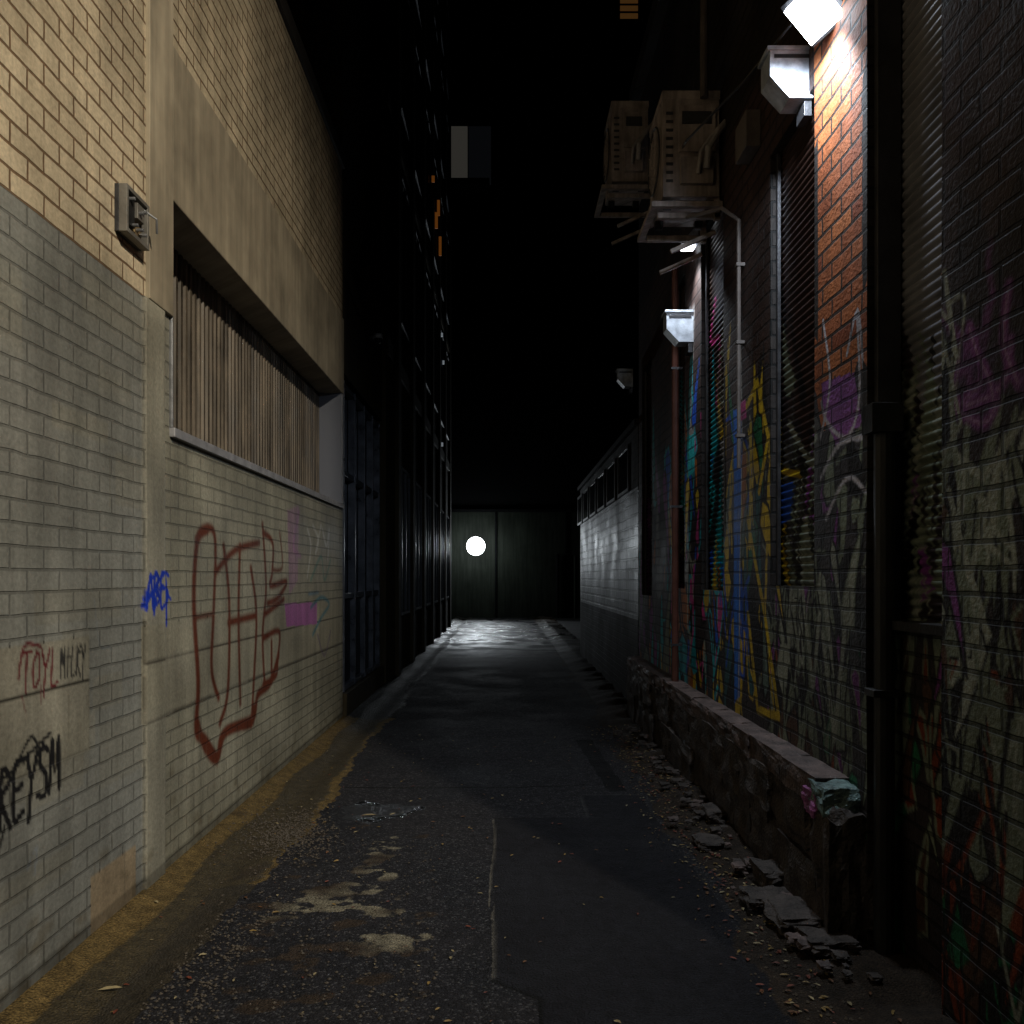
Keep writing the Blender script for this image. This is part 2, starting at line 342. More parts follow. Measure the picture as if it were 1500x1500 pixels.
b=B(); yy,zz=LW(541,495); b.tube([(LX-.0,yy,zz),(LX+.12,yy,zz)],.03,metal); b.tube([(LX+.12,yy,zz+.05),(LX+.12,yy,zz-.01)],.06,plain('white_plastic',(.6,.6,.6),.3)); b.sphere((LX+.12,yy,zz-.02),.055,glass); b.make('security_camera',None,0,True,True)
# ================================================================ END BUILDING
eb=empty('apartment_building',(2,38,0)); EY=34.7
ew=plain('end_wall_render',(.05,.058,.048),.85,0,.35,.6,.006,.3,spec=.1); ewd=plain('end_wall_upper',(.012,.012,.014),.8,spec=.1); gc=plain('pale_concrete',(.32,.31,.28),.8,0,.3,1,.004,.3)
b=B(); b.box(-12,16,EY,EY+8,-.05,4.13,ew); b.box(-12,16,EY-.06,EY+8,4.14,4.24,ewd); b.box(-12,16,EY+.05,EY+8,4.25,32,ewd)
for xx in (-3.2,-.35,2.4,5.0): b.box(xx,xx+.07,EY-.04,EY-.002,0,4.12,ewd)
b.make('wall',eb)
dim=emis('glowing_concrete',(.75,.70,.60),.03); dim2=emis('glowing_concrete_dim',(.4,.45,.55),.004)  # pale concrete block; the city light on it is put in as emission
b=B(); b.box(-3,-.55,EY-.9,EY+.04,16.6,16.8,ewd); b.box(-2.35,-1.42,EY-.04,EY+.04,16.95,19.2,dim); b.box(-1.38,-.5,EY-.04,EY+.04,16.95,19.2,dim2); b.make('balcony',eb)
b=B()
for z in (23.45,23.75,24.05,24.35): b.box(4.55,5.25,EY+.02,EY+.045,z,z+.2,emis('lit_blinds_%d'%(z*10),(1,.45,.12),.035))
b.make('lit_window',eb)
b=B(); b.tube([(2.1,EY-.1,0),(2.1,EY-.1,2.5)],.07,ewd); b.tube([(2.75,EY-.6,0),(2.75,EY-.6,2.4)],.06,ew); b.make('bollard_post',None,0,True)
LP=Vector(((697-738)*34.2/F,34.2,H+45*34.2/F))
b=B(); b.tube([(LP.x,EY,LP.z),(LP.x,34.35,LP.z)],.3,dmetal,24); b.sphere(tuple(LP),.36,emis('lamp_glass',(.92,.97,1.),10),(1,.55,1),24); b.make('bulkhead_lamp',None,0,True,True)
# ================================================================ LOW BUILDING (right, beyond)
lw=empty('low_brick_building',(4,14,0))
whb=brickmat('pale_painted_brick',(.24,.26,.27),(.12,.13,.14),(.012,.012,.012),ms=.018,rh=.13,bw=.40,rough=(.35,.6),bumpd=.025,grime=(.1,1.1),streak=.6)
dkb=brickmat('dark_brick',(.05,.042,.038),(.035,.03,.028),(.015,.015,.015),rough=(.6,.9),spec=.2)
b=B(); b.box(RX,6,10.25,18,-.05,1.1,dkb); b.box(RX+.003,6,10.25,18,1.1,2.65,whb); b.box(RX,6,10.25,18,2.65,3.35,dkb); b.box(RX-.05,6,10.2,18.1,3.35,3.42,dmetal); b.make('walls',lw)
b=B()
for y in np.arange(11,17.6,1.3):
    b.box(RX-.01,RX+.0015,y,y+.9,2.7,3.2,glass); 
    for q in ((y-.04,y,2.66,3.24),(y+.9,y+.94,2.66,3.24),(y,y+.9,3.2,3.24),(y,y+.9,2.66,2.7)): b.box(RX-.02,RX-.0,*q,dmetal)
b.make('windows',lw)
# ================================================================ RIGHT BUILDING
rb=empty('graffiti_brick_building',(4,5.5,0))
redb=brickmat('red_brick',(.52,.17,.055),(.26,.066,.026),(.045,.028,.02),bw=.24,rh=.086,ms=.010,attr=True,joint=.6,grime=(.5,1.15),rough=(.55,.85),bumpd=.014,streak=.3,spec=.3)
shm=M('painted_shutter'); at=shm.n('ShaderNodeAttribute',attribute_name='paint'); o=shm.obj(); nn=shm.noise(o,40,2).outputs[0]
a=shm.math('MULTIPLY',shm.math('ADD',shm.math('ADD',nn,shm.math('MULTIPLY',at.outputs['Alpha'],1.3)),-.95),6.,True)
shm.set(shm.b.inputs['Base Color'],shm.mix(1.,shm.mix(a,(.22,.22,.24),at.outputs['Color']),shm.gray(shm.mr(shm.noise(o,3,3).outputs[0],.3,.7,.5,1.1)),'MULTIPLY'))
shm.b.inputs['Roughness'].default_value=.3; shm.b.inputs['Metallic'].default_value=.2
GG=(.20,.235,.175); LG=(.34,.37,.31); DK=(.012,.010,.010); PU=(.24,.06,.28); RU=(.22,.045,.015); BR=(.09,.045,.025); GN=(.02,.16,.075); YE=(.66,.46,.02); BLU=(.01,.10,.65); TQ=(.01,.42,.52); PN=(.62,.06,.30); OR=(.42,.13,.02)
def zone(C,u0,u1,v0,v1,pal,n,rs,size=(.15,.6),w=.02,ol=DK,lean=.5):
    for i in range(n):
        u=rs.uniform(u0,u1); v=rs.uniform(v0,v1); L=rs.uniform(*size); t=math.pi/2+rs.uniform(-lean,lean); wd=L*rs.uniform(.12,.38)
        if rs.rand()<.5: t+=math.pi
        dx,dy=math.cos(t),math.sin(t); px,py=-dy,dx
        P=[(u-px*wd/2,v-py*wd/2),(u+dx*L*.55-px*wd*.35,v+dy*L*.55-py*wd*.35),(u+dx*L,v+dy*L),(u+dx*L*.4+px*wd*.2,v+dy*L*.4+py*wd*.2),(u+px*wd*.7,v+py*wd*.7),(u-dx*L*.12,v-dy*L*.12)]
        c=pal[rs.randint(len(pal))]; C.poly(P,c,1); C.stroke(P+[P[0]],w*rs.uniform(.5,1.1),ol if rs.rand()<.65 else pal[0],1,.006)
def scrib(C,u0,u1,v0,v1,pal,n,rs,w=(.01,.03)):
    for i in range(n):
        u=rs.uniform(u0,u1); v=rs.uniform(v0,v1); P=[(u,v)]
        for k in range(rs.randint(3,6)):
            u+=rs.normal()*.09; v+=rs.normal()*.22; P.append((u,v))
        (C.smooth_curve if rs.rand()<.5 else C.stroke)(P,rs.uniform(*w),pal[rs.randint(len(pal))],.95,.008)
def rpaint(C):
    u,v=C.U,C.V; rs=np.random.RandomState(11)
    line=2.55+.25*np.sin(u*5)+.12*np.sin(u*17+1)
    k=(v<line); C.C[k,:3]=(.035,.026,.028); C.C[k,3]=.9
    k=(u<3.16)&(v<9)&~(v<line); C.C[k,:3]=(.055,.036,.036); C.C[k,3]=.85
    k=(u>4.42)&(v>=line); C.C[k,:3]=(.05,.026,.02); C.C[k,3]=.62  # brick above the mural darkened in two steps: night shade put into colour
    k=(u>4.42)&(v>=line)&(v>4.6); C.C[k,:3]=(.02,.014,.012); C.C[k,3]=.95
    k=(u>3.78)&(u<4.43); C.C[k,3]=0
    k=(u>3.78)&(u<4.43)&(v<2.42+.12*np.sin(u*23)); C.C[k,:3]=(.05,.045,.05); C.C[k,3]=.9
    # near panel
    zone(C,2.55,3.2,.1,.6,[GN,RU,DK,BR],30,rs,(.15,.5)); zone(C,2.55,3.2,.5,1.5,[RU,GG,OR,BR,DK,GG],36,rs,(.2,.6)); zone(C,2.55,3.2,1.1,1.9,[GG,BR,DK,GG,LG],30,rs,(.25,.7))
    scrib(C,2.6,3.2,.3,2.0,[GG,DK,LG],16,rs)
    for i in range(16):
        a,b_=rs.uniform(2.62,3.14),rs.normal()*.16+2.2; C.smooth_curve([(a,b_),(a+rs.normal()*.04,b_+rs.uniform(.03,.16)),(a+rs.normal()*.06,b_+rs.uniform(.1,.25))],rs.uniform(.02,.05),PU if rs.rand()<.5 else (.06,.02,.08),.45,.03)
    for L in ([(1385,660),(1400,600),(1430,570),(1440,540)],[(1398,590),(1430,590),(1470,560),(1480,500)],[(1420,480),(1432,520),(1450,560),(1455,600)],[(1478,420),(1470,500),(1490,560)],[(1400,600),(1440,620),(1460,590)]):
        C.smooth_curve([RW(*p) for p in L],.045,PU,.8,.02); C.smooth_curve([RW(*p) for p in L],.010,(.44,.26,.46),.9,.01)
    for L in ([(1380,650),(1440,700),(1500,610)],[(1390,720),(1420,850),(1470,640)],[(1395,760),(1440,900),(1395,1000)],[(1384,400),(1400,520),(1384,600)]):
        C.stroke([RW(*p) for p in L],.03,LG,1)
    # recess bay
    zone(C,3.1,3.8,.1,1.5,[GG,RU,DK,GN,BR],38,rs,(.2,.6)); zone(C,3.1,3.8,1.4,2.4,[GG,LG,DK,PU,LG],26,rs,(.25,.6)); scrib(C,3.1,3.8,1.3,2.6,[LG,GG],14,rs)
    # lit pillar
    zone(C,3.86,4.42,.7,2.1,[GG,LG,PU,DK,GG],34,rs,(.2,.6),.02)
    zone(C,3.86,4.42,.0,.8,[GN,RU,DK,GG],16,rs,(.15,.4))
    C.poly([RW(*p) for p in ((1203,560),(1250,545),(1262,620),(1225,650),(1205,610))],(.30,.10,.36),.9)
    for L in ([(1203,590),(1212,620),(1240,640),(1258,580),(1255,460)],[(1240,520),(1256,455),(1264,540)],[(1202,700),(1230,650),(1270,640)],[(1205,470),(1215,560),(1202,640)],[(1210,760),(1240,700),(1268,720)]):
        C.smooth_curve([RW(*p) for p in L],.022,(.55,.52,.57),1,.008)
    # third
    zone(C,4.42,5.2,.1,1.0,[RU,GG,DK,PU,BR],34,rs,(.2,.6)); zone(C,4.42,5.3,.8,1.9,[GG,LG,DK,GG,PU,BR],46,rs,(.25,.8),.024); scrib(C,4.4,5.2,.7,2.4,[LG,GG,DK],22,rs,(.015,.035)); zone(C,4.42,5.2,1.9,2.7,[DK,GG,DK,(.1,.1,.1)],14,rs,(.25,.7),.018)
    for L in ([(1130,700),(1150,1000),(1165,760),(1190,1010),(1200,900)],[(1205,930),(1222,1080),(1240,900)],[(1140,620),(1170,680),(1195,640)]):
        C.stroke([RW(*p) for p in L],.045,LG,1); 
    # yellow / blue piece
    zone(C,5.15,6.4,.7,2.6,[YE,YE,(.03,.13,.15),DK,GN,(.12,.18,.16),OR],56,rs,(.3,.9),.03); scrib(C,5.2,6.4,.6,2.7,[YE,LG,DK,BLU],18,rs,(.02,.045))
    C.poly([RW(*p) for p in ((1074,600),(1086,600),(1084,1020),(1076,1030))],(.02,.18,.8),1); C.stroke([RW(1085,470),RW(1087,600),RW(1082,1025)],.02,(.5,.5,.5),1)
    for L in ([(1092,600),(1110,560),(1126,640),(1112,720)],[(1095,760),(1120,900),(1140,1050),(1110,1040),(1096,900)],[(1100,620),(1098,800)]): C.stroke([RW(*p) for p in L],.05,YE,1)
    C.poly([RW(*p) for p in ((1128,712),(1148,705),(1142,760),(1130,770))],(.02,.08,.4),1); C.stroke([RW(1130,690),RW(1155,695)],.04,YE)
    C.poly([RW(*p) for p in ((1082,590),(1092,585),(1094,612),(1084,618))],PN,1)
    zone(C,6.3,8.6,.6,2.9,[TQ,YE,BLU,PN,DK,DK,(.3,.3,.3),OR],100,rs,(.3,1.0),.035); scrib(C,6.3,8.6,.6,3.0,[TQ,YE,LG,BLU,PN],26,rs,(.02,.05))
    C.poly([RW(*p) for p in ((1006,640),(1018,635),(1018,690),(1008,700))],(.02,.55,.6),1); C.poly([RW(*p) for p in ((1008,450),(1018,450),(1016,520),(1008,520))],(.35,.32,.3),.6)
    zone(C,8.5,10.2,.5,2.6,[DK,PU,(.15,.15,.15),OR,DK,GG,TQ],46,rs,(.4,1.2),.04)
    zone(C,5.2,8.6,.0,.8,[YE,DK,GG,DK],25,rs,(.2,.5),.02)
W=[(3.14,3.79,.0,5.2,1.42),(4.43,5.16,1.55,4.05,0),(6.26,6.97,1.5,4.3,0),(7.6,8.1,1.5,4.2,0),(9.3,9.95,1.4,3.9,0)]
seg=[]
edges=sorted(set([2.62,10.2]+[e for w in W for e in w[:2]]))
for a,b_ in zip(edges[:-1],edges[1:]): seg.append((a,b_,.009 if b_<5.3 else .014))
zs=lines((-.08,0.,.08),(0.,1.4,.0115),(1.4,1.5,.0125),(1.5,1.55,.0125),(1.55,3.0,.0125),(3.0,3.9,.06),(3.9,4.05,.05),(4.05,4.2,.05),(4.2,4.3,.05),(4.3,5.2,.1),(5.2,7,.2))
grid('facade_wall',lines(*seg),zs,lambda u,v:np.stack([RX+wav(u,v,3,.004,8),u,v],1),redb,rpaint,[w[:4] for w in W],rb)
for i,w in enumerate(W):
    y0,y1,z0,z1,lo=w; RD=.15 if i==0 else .07
    zb=lo if lo else z0
    def sf(U,V): return np.stack([RX+RD-.016*np.abs(np.sin(V*math.pi/.042)),U,V],1)
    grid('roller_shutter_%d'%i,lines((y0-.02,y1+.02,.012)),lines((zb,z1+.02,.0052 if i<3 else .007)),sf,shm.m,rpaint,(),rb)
    if lo: grid('recess_wall',lines((y0-.02,y1+.02,.011)),lines((-.08,lo,.012)),lambda U,V:np.stack([RX+RD-.03+0*U,U,V],1),redb,rpaint,(),rb)
    bb=B(); e=.002
    bb.box(RX+.001,RX+RD+.05,y1-e,y1+.05,z0-.05,z1+.05,dkb); bb.box(RX+.001,RX+RD+.05,y0-.05,y0+e,z0-.05,z1+.05,dkb); bb.box(RX+.001,RX+RD+.05,y0,y1,z1-e,z1+.05,dkb)
    if not lo: bb.box(RX+.002,RX+RD+.05,y0-.02,y1+.02,z0-.07,z0,dkb)
    else: bb.box(RX+.06,RX+RD,y0+.003,y1-.003,lo-.04,lo,blk)
    bb.box(RX+.03,RX+RD-.02,y1-.04,y1-.003,zb,z1,dmetal)
    bb.make('window_reveal_%d'%i,rb,.003)
b=B(); b.box(RX+.25,6,2.62,10.2,-.05,7,dkb); b.box(RX-.1,6.0,2.6,10.24,7.0,7.2,dkb); b.box(RX+.002,RX+.3,2.60,2.618,-.05,7,dkb); b.make('building_core',rb)
pp=plain('painted_pipe',(.12,.10,.09),.35,.2); pr=plain('red_pipe',(.10,.035,.024),.5,.1); wp=plain('pale_conduit',(.3,.28,.27),.5); cd_=plain('conduit_paint',(.13,.11,.10),.6)
b=B(); b.tube([(RX-.06,7.72,.0),(RX-.06,7.72,2.2),(RX-.06,7.72,4.3)],.03,pr,10)
for z in (1,2.2,3.4): b.box(RX-.10,RX,7.69,7.75,z,z+.02,dmetal)
b.make('drainpipe',None,0,True)
b=B(); b.tube([(RX-.035,5.72,2.3),(RX-.035,5.72,2.6),(RX-.035,5.72,3.9),(RX-.1,5.9,4.05),(RX-.25,6.3,4.15)],.013,cd_,8)
for z in (2.5,3.1,3.6): b.box(RX-.055,RX,5.7,5.74,z,z+.02,cd_)
b.make('conduit_pipe',None,0,True)
b=B(); b.tube([(1.40,6.2,4.95),(1.40,6.2,8)],.03,pp,10); b.make('vent_pipe',None,0,True)
b=B(); b.tube([(RX+.045,3.72,.0),(RX+.045,3.72,2.2)],.042,blk,12); b.box(RX-.03,RX+.10,3.66,3.77,2.2,2.32,blk); b.box(RX-.02,RX+.1,3.67,3.77,1.1,1.13,blk); b.make('downpipe',None,.002,True)
b=B(); b.tube([(1.47,4.2,4.35),(1.3,4.8,4.28),(1.15,5.6,4.35),(1.25,6.2,4.6)],.008,blk,6); b.make('power_cable',None,0,True)
# ================================================================ air conditioners
acm=plain('ac_enamel',(.42,.36,.33),.55,.0,.5,5,.001,.45,spec=.25); acd=plain('ac_grille',(.05,.05,.05),.5); 
def ac(x0,y0,z0,w=.34,L=.55,h=.74):
    b=B(); b.box(x0,x0+w,y0,y0+L,z0,z0+h,acm); b.box(x0-.006,x0+w+.006,y0-.006,y0+L+.006,z0+h-.05,z0+h+.01,acm)
    cy=y0+L*.5; cz=z0+h*.5; R=L*.42
    b.tube([(x0-.02,cy+R*math.cos(t),cz+R*math.sin(t)) for t in np.linspace(0,2*math.pi,33)],.008,acd,6)
    for r in (.25,.5,.75): b.tube([(x0-.022,cy+R*r*math.cos(t),cz+R*r*math.sin(t)) for t in np.linspace(0,2*math.pi,25)],.004,acm,5)
    for t in np.linspace(0,math.pi,7)[:-1]: b.tube([(x0-.02,cy-R*math.cos(t),cz-R*math.sin(t)),(x0-.02,cy+R*math.cos(t),cz+R*math.sin(t))],.004,acm,5)
    for k in range(9): b.box(x0+.02,x0+.07,y0-.008,y0-.0005,z0+.1+k*.06,z0+.12+k*.06,acd)
    b.box(x0+.11,x0+w-.03,y0-.022,y0-.001,z0+h*.42,z0+h*.86,acm); b.box(x0+.13,x0+w-.06,y0-.03,y0-.022,z0+h*.68,z0+h*.8,acd)
    b.box(x0+.12,x0+w-.05,y0-.04,y0-.001,z0+.08,z0+h*.36,acm)
    b.tube([(x0+w-.1,y0-.05,z0+.18),(x0+w-.1,y0-.1,z0+.3),(x0+w-.03,y0-.09,z0+.42),(x0+w+.09,y0-.04,z0+.56)],.026,wp,10)
    b.tube([(x0+w-.16,y0-.05,z0+.14),(x0+w-.15,y0-.09,z0+.28),(x0+w-.08,y0-.1,z0+.38)],.016,wp,8)
    for q in ((x0+.02,y0+.06),(x0+w-.08,y0+.06),(x0+.02,y0+L-.12),(x0+w-.08,y0+L-.12)): b.box(q[0],q[0]+.06,q[1],q[1]+.06,z0-.05,z0,blk)
    return b.make('air_conditioner',None,.006,True)
ac(1.13,6.3,4.30,.40); ac(1.01,8.3,5.30,.34)
def bracket(xl,y0,L,z):
    b=B()
    for y in (y0+.1,y0+L-.14):
        b.box(xl,RX,y,y+.04,z-.04,z,acm); b.box(RX-.045,RX-.002,y,y+.04,z-.05,z+.4,acm)
        b.box(xl+.08,RX-.02,y+.005,y+.035,z-.22,z-.19,acm,(0,-.42,0))
    b.box(xl-.06,RX-.01,y0,y0+.05,z+.001,z+.04,acm); b.box(xl-.06,RX-.01,y0+L-.05,y0+L,z+.001,z+.04,acm); b.box(xl-.06,xl-.01,y0+.051,y0+L-.051,z+.001,z+.04,acm)
    return b.make('air_conditioner_bracket',None,.003,True)
bracket(1.10,6.24,.68,4.205); bracket(.97,8.24,.68,5.205)
b=B(); b.box(RX-.09,RX,5.35,5.6,4.2,4.42,plain('junction_box_paint',(.14,.12,.11),.6)); b.make('junction_box',None,.004,True)
# ================================================================ wall lamps
lampm=plain('lamp_housing',(.42,.46,.52),.4,.2,.5,14)
def hood(x,y,z,s,name='wall_light'):
    b=B(); P=[(x,z),(x,z-.24*s),(x-.12*s,z-.24*s),(x-.22*s,z-.13*s),(x-.22*s,z)]
    b.prism(P,y,y+.16*s,lampm); b.box(x-.2*s,x-.02*s,y-.004,y-.001,z-.04*s,z-.02*s,dmetal); b.box(x-.235*s,x+.0,y-.01,y+.17*s,z+.001,z+.02*s,lampm)
    b.box(x-.04*s,x-.001,y+.02,y+.14*s,z-.32*s,z-.245*s,dmetal)
    return b.make(name,None,.004,True)
hood(RX+.02,4.50,4.27,1.0); hood(RX,7.25,3.76,1.0); hood(RX-.05,10.3,4.0,.8)
led=emis('led_panel',(.80,.90,1.),14)
b=B(); c=(1.44,4.12,4.22)
rt=(math.radians(-18),math.radians(38),math.radians(20))
b.box(1.34,1.54,4.03,4.21,4.20,4.24,led,rt,c); b.box(1.32,1.56,4.01,4.23,4.245,4.31,dmetal,rt,c); b.box(1.47,1.55,4.08,4.16,4.29,4.41,dmetal); b.make('floodlight',None,0,True)
b=B(); b.prism([(RX,4.42),(RX,4.25),(RX-.14,4.25)],7.05,7.2,lampm); b.box(RX-.12,RX-.02,7.07,7.18,4.235,4.247,emis('lamp_lens',(.9,.95,1),5)); b.make('downlight',None,0,True)
def spot(name,loc,to,P,col,ang,r,blend=.6):
    L=bpy.data.lights.new(name,'SPOT'); L.energy=P; L.color=col; L.spot_size=math.radians(ang); L.spot_blend=blend; L.shadow_soft_size=r
    o=bpy.data.objects.new(name,L); o.location=loc; o.rotation_euler=(Vector(to)-Vector(loc)).to_track_quat('-Z','Y').to_euler(); S.collection.objects.link(o); return o
spot('floodlight_beam',(1.40,4.10,4.13),(1.55,4.95,2.6),130,(.78,.88,1.),150,.05,.6)
spot('downlight_beam',(1.38,7.1,4.2),(1.5,6.7,0),85,(.85,.92,1.),105,.03,.7)
spot('bulkhead_lamp_beam',(LP.x,33.9,LP.z),(-.2,0,1.2),400,(.85,.93,1.),150,.3,.4)
L=bpy.data.lights.new('bulkhead_lamp_wash','POINT'); L.energy=24; L.color=(.85,1,.92); L.shadow_soft_size=.2; o=bpy.data.objects.new('bulkhead_lamp_wash',L); o.location=(LP.x,33.8,LP.z); S.collection.objects.link(o)
SL=Vector((4.1,-2.9,7.6))
b=B(); b.tube([(6.2,-3.2,0),(6.2,-3.2,7.2),(6.0,-3.15,7.7),(4.6,-2.95,7.8)],.07,metal); b.box(3.9,4.6,-3.05,-2.8,7.72,7.85,metal); b.box(3.95,4.4,-3.02,-2.82,7.68,7.715,emis('lamp_lens_warm',(1,.85,.6),8)); b.make('street_lamp',None,0,True)
spot('street_lamp_beam',SL,(-1.8,3.8,3.0),4000,(1.,.89,.71),54,.12,1.)
# ================================================================ GROUND
gm=M('asphalt'); o=gm.obj(); at=gm.n('ShaderNodeAttribute',attribute_name='paint'); wet=gm.n('ShaderNodeAttribute',attribute_name='smooth').outputs['Fac']
n1=gm.noise(o,1.2,4,.6).outputs[0]; n2=gm.noise(o,130,1,.6).outputs[0]; n3=gm.noise(o,14,4,.65).outputs[0]
vo=gm.n('ShaderNodeTexVoronoi'); gm.set(vo.inputs['Vector'],o); vo.inputs['Scale'].default_value=95
a=gm.math('MULTIPLY',gm.math('ADD',gm.math('ADD',n3,gm.math('MULTIPLY',at.outputs['Alpha'],1.3)),-.95),6.,True)
base=gm.mix(gm.mr(n1,.35,.65,0,1),(.009,.009,.012),(.021,.020,.023))
sepc=gm.n('ShaderNodeSeparateColor'); gm.set(sepc.inputs[0],vo.outputs['Color'])
stone=gm.mr(sepc.outputs[0],.78,1,0,.06)
base=gm.mix(1.,base,gm.gray(stone),'ADD')
col=gm.mix(a,base,at.outputs['Color'])
col=gm.mix(1.,col,gm.gray(gm.math('MULTIPLY',gm.mr(n3,.3,.7,.5,1.3),gm.mr(n2,.3,.7,.5,1.4))),'MULTIPLY')
gm.set(gm.b.inputs['Base Color'],col); gm.set(gm.b.inputs['Specular IOR Level'],gm.math('ADD',gm.math('MULTIPLY',wet,.3),.22))
r=gm.mr(n1,.35,.65,.72,.95)
w2=gm.math('MULTIPLY',wet,gm.mr(n1,.40,.56,.15,1.15))
gm.set(gm.b.inputs['Roughness'],gm.math('MAXIMUM',gm.math('SUBTRACT',r,gm.math('MULTIPLY',w2,.62)),.08))
h=gm.math('ADD',gm.math('MULTIPLY',gm.math('SUBTRACT',1.,vo.outputs['Distance']),gm.math('SUBTRACT',1.,gm.math('MULTIPLY',wet,.4))),gm.math('MULTIPLY',n3,1.6))
gm.bump(h,.010)
def gz(x,y):
    z=wav(x,y,2.2,.006,21)+wav(x,y,9,.0015,4)
    e=-1.27+.05*np.sin(y*1.3)
    dish=np.clip((e-x)/.06,0,1)
    z=z*(1-dish*.7)+dish*(-.03*np.exp(-((x+1.5)/.12)**2)+.012)
    z+=np.clip((-1.70-x)/.08,0,1)*.03
    z+=np.clip((x-1.15)/.3,0,1)*.05*(1+.4*np.sin(y*5)+.3*np.sin(y*13))
    inp=((x>-.06)&(x<.95)&(y<5.88)); z=z+inp*.008
    z-=.02*np.exp(-(((x+.9)/.22)**2+((y-6.15)/.35)**2))
    return z
def gpaint(C):
    x,y=C.U,C.V; rs=np.random.RandomState(3)
    OC=(.14,.095,.034)
    e=-1.27+.05*np.sin(y*1.3)+.02*np.sin(y*7)+.012*np.sin(y*31)
    k=x<e; C.C[k,:3]=OC; C.C[k,3]=.68
    k=(x<e-.05-.03*np.sin(y*2.1))&(x>-1.66+.03*np.sin(y*3.3)); C.C[k,:3]=(.055,.042,.02); C.C[k,3]=.8; C.sm[k]=.35
    k=(x<e)&(y<4.6)&(x>-1.5); C.C[k,:3]=(.04,.032,.02); C.C[k,3]=.8
    k=(x<-1.2)&(y>10); C.C[k,:3]=(.02,.018,.016)
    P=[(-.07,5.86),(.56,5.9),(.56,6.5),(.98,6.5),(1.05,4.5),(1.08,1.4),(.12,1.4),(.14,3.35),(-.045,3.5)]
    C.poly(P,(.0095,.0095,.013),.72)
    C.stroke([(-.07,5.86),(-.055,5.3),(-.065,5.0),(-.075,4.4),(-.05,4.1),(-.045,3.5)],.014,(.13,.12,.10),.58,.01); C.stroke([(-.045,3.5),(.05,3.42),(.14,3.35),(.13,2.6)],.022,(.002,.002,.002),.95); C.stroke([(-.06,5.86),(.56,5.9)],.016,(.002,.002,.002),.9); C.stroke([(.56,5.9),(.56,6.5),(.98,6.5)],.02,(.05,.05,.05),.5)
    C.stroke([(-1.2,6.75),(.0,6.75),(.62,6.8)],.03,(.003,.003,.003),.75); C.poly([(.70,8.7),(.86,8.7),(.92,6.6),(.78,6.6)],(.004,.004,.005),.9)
    for px,py,rx,ry,n in ((560,1245,.16,.3,30),(560,1280,.22,.16,22),(470,1320,.22,.14,34),(540,1330,.28,.22,40),(565,1375,.16,.12,34),(450,1335,.2,.1,14),(520,1300,.2,.1,16),(580,1385,.12,.08,14)):
        gx,gy=GP(px,py)
        for i in range(n):
            a=gx+rs.normal()*rx*.45; b_=gy+rs.normal()*ry*.45; C.stroke([(a,b_),(a+rs.uniform(-.08,.08),b_+rs.uniform(-.04,.04))],rs.uniform(.015,.05),(.19,.17,.12),.30,.05)
    k=(x>1.08+.06*np.sin(y*3)+.03*np.sin(y*11)); C.C[k,:3]=(.03,.021,.014); C.C[k,3]=.7
    for i in range(60):
        gx,gy=GP(rs.uniform(330,620),rs.uniform(1190,1480)); C.stroke([(gx,gy),(gx+.05,gy+.02)],rs.uniform(.04,.14),(.035,.024,.016),.42,.08)
    ang=np.arctan2((y-6.1)/.26,(x+.86)/.25); rr=np.hypot((y-6.1)/.26,(x+.86)/.25)
    k=rr<1+.18*np.sin(ang*3+1)+.12*np.sin(ang*7); C.C[k,:3]=(.002,.002,.003); C.C[k,3]=1; C.sm[k]=1.4
    C.sm=np.maximum(C.sm,np.clip((y-15)/8,0,1))
    C.poly([(-.2,22),(.4,22),(.4,23),(-.2,23)],(.01,.01,.01),.8)
xs=lines((-1.85,1.85,.016)); yl=lines((1.2,6.6,.016),(6.6,10,.03),(10,16,.08),(16,34.7,.16))
grid('alley_pavement',xs,yl,lambda x,y:np.stack([x,y,gz(x,y)],1),gm.m,gpaint)
def flat(name,x0,x1,y0,y1,z,mat,n=2):
    return grid(name,np.linspace(x0,x1,n),np.linspace(y0,y1,n),lambda x,y:np.stack([x,y,0*x+z],1),mat)
flat('ground',-300,300,-300,300,-.07,plain('ground_asphalt',(.02,.02,.022),.7))
flat('yard_pavement',1.86,14,18.1,34.6,0,plain('yard_asphalt',(.02,.02,.022),.7,0,.4,2,.004))
# ---- rough stone helper
def rock(b,cx,cy,cz,sx,sy,sz,m,seed,n=6,amp=.12,blk_=.78):
    idx={};v=[];f=[]
    def vid(p):
        key=tuple(np.round(p,5))
        if key not in idx:
            q=Vector(p); e=q.copy(); r=e.normalized(); e=e*blk_+r*(1-blk_)*1.2
            d=mnoise.noise(q*1.5+Vector((seed*3.1,seed*1.7,seed)))*amp*2+mnoise.noise(q*5+Vector((seed,0,seed)))*amp*.6
            e=e*(1+d); idx[key]=len(v); v.append((cx+e.x*sx/2,cy+e.y*sy/2,cz+e.z*sz/2))
        return idx[key]
    g=np.linspace(-1,1,n)
    for ax in range(3):
        for s in (-1,1):
            for i in range(n-1):
                for j in range(n-1):
                    q=[]
                    for a,c in ((g[i],g[j]),(g[i+1],g[j]),(g[i+1],g[j+1]),(g[i],g[j+1])):
                        p=[0,0,0]; p[ax]=s; p[(ax+1)%3]=a; p[(ax+2)%3]=c; q.append(vid(p))
                    f.append(tuple(q))
    b.add(v,f,m)
stm=plain('bluestone',(.075,.062,.055),.65,0,.7,9,.014,spec=.25); stt=plain('teal_painted_stone',(.17,.26,.25),.55,0,.8,14,.01); stp=plain('pink_painted_stone',(.34,.10,.28),.5,0,.7,14,.01); cope=plain('worn_coping',(.12,.085,.075),.65,0,.8,7,.01)
b=B(); y=4.0; k=0
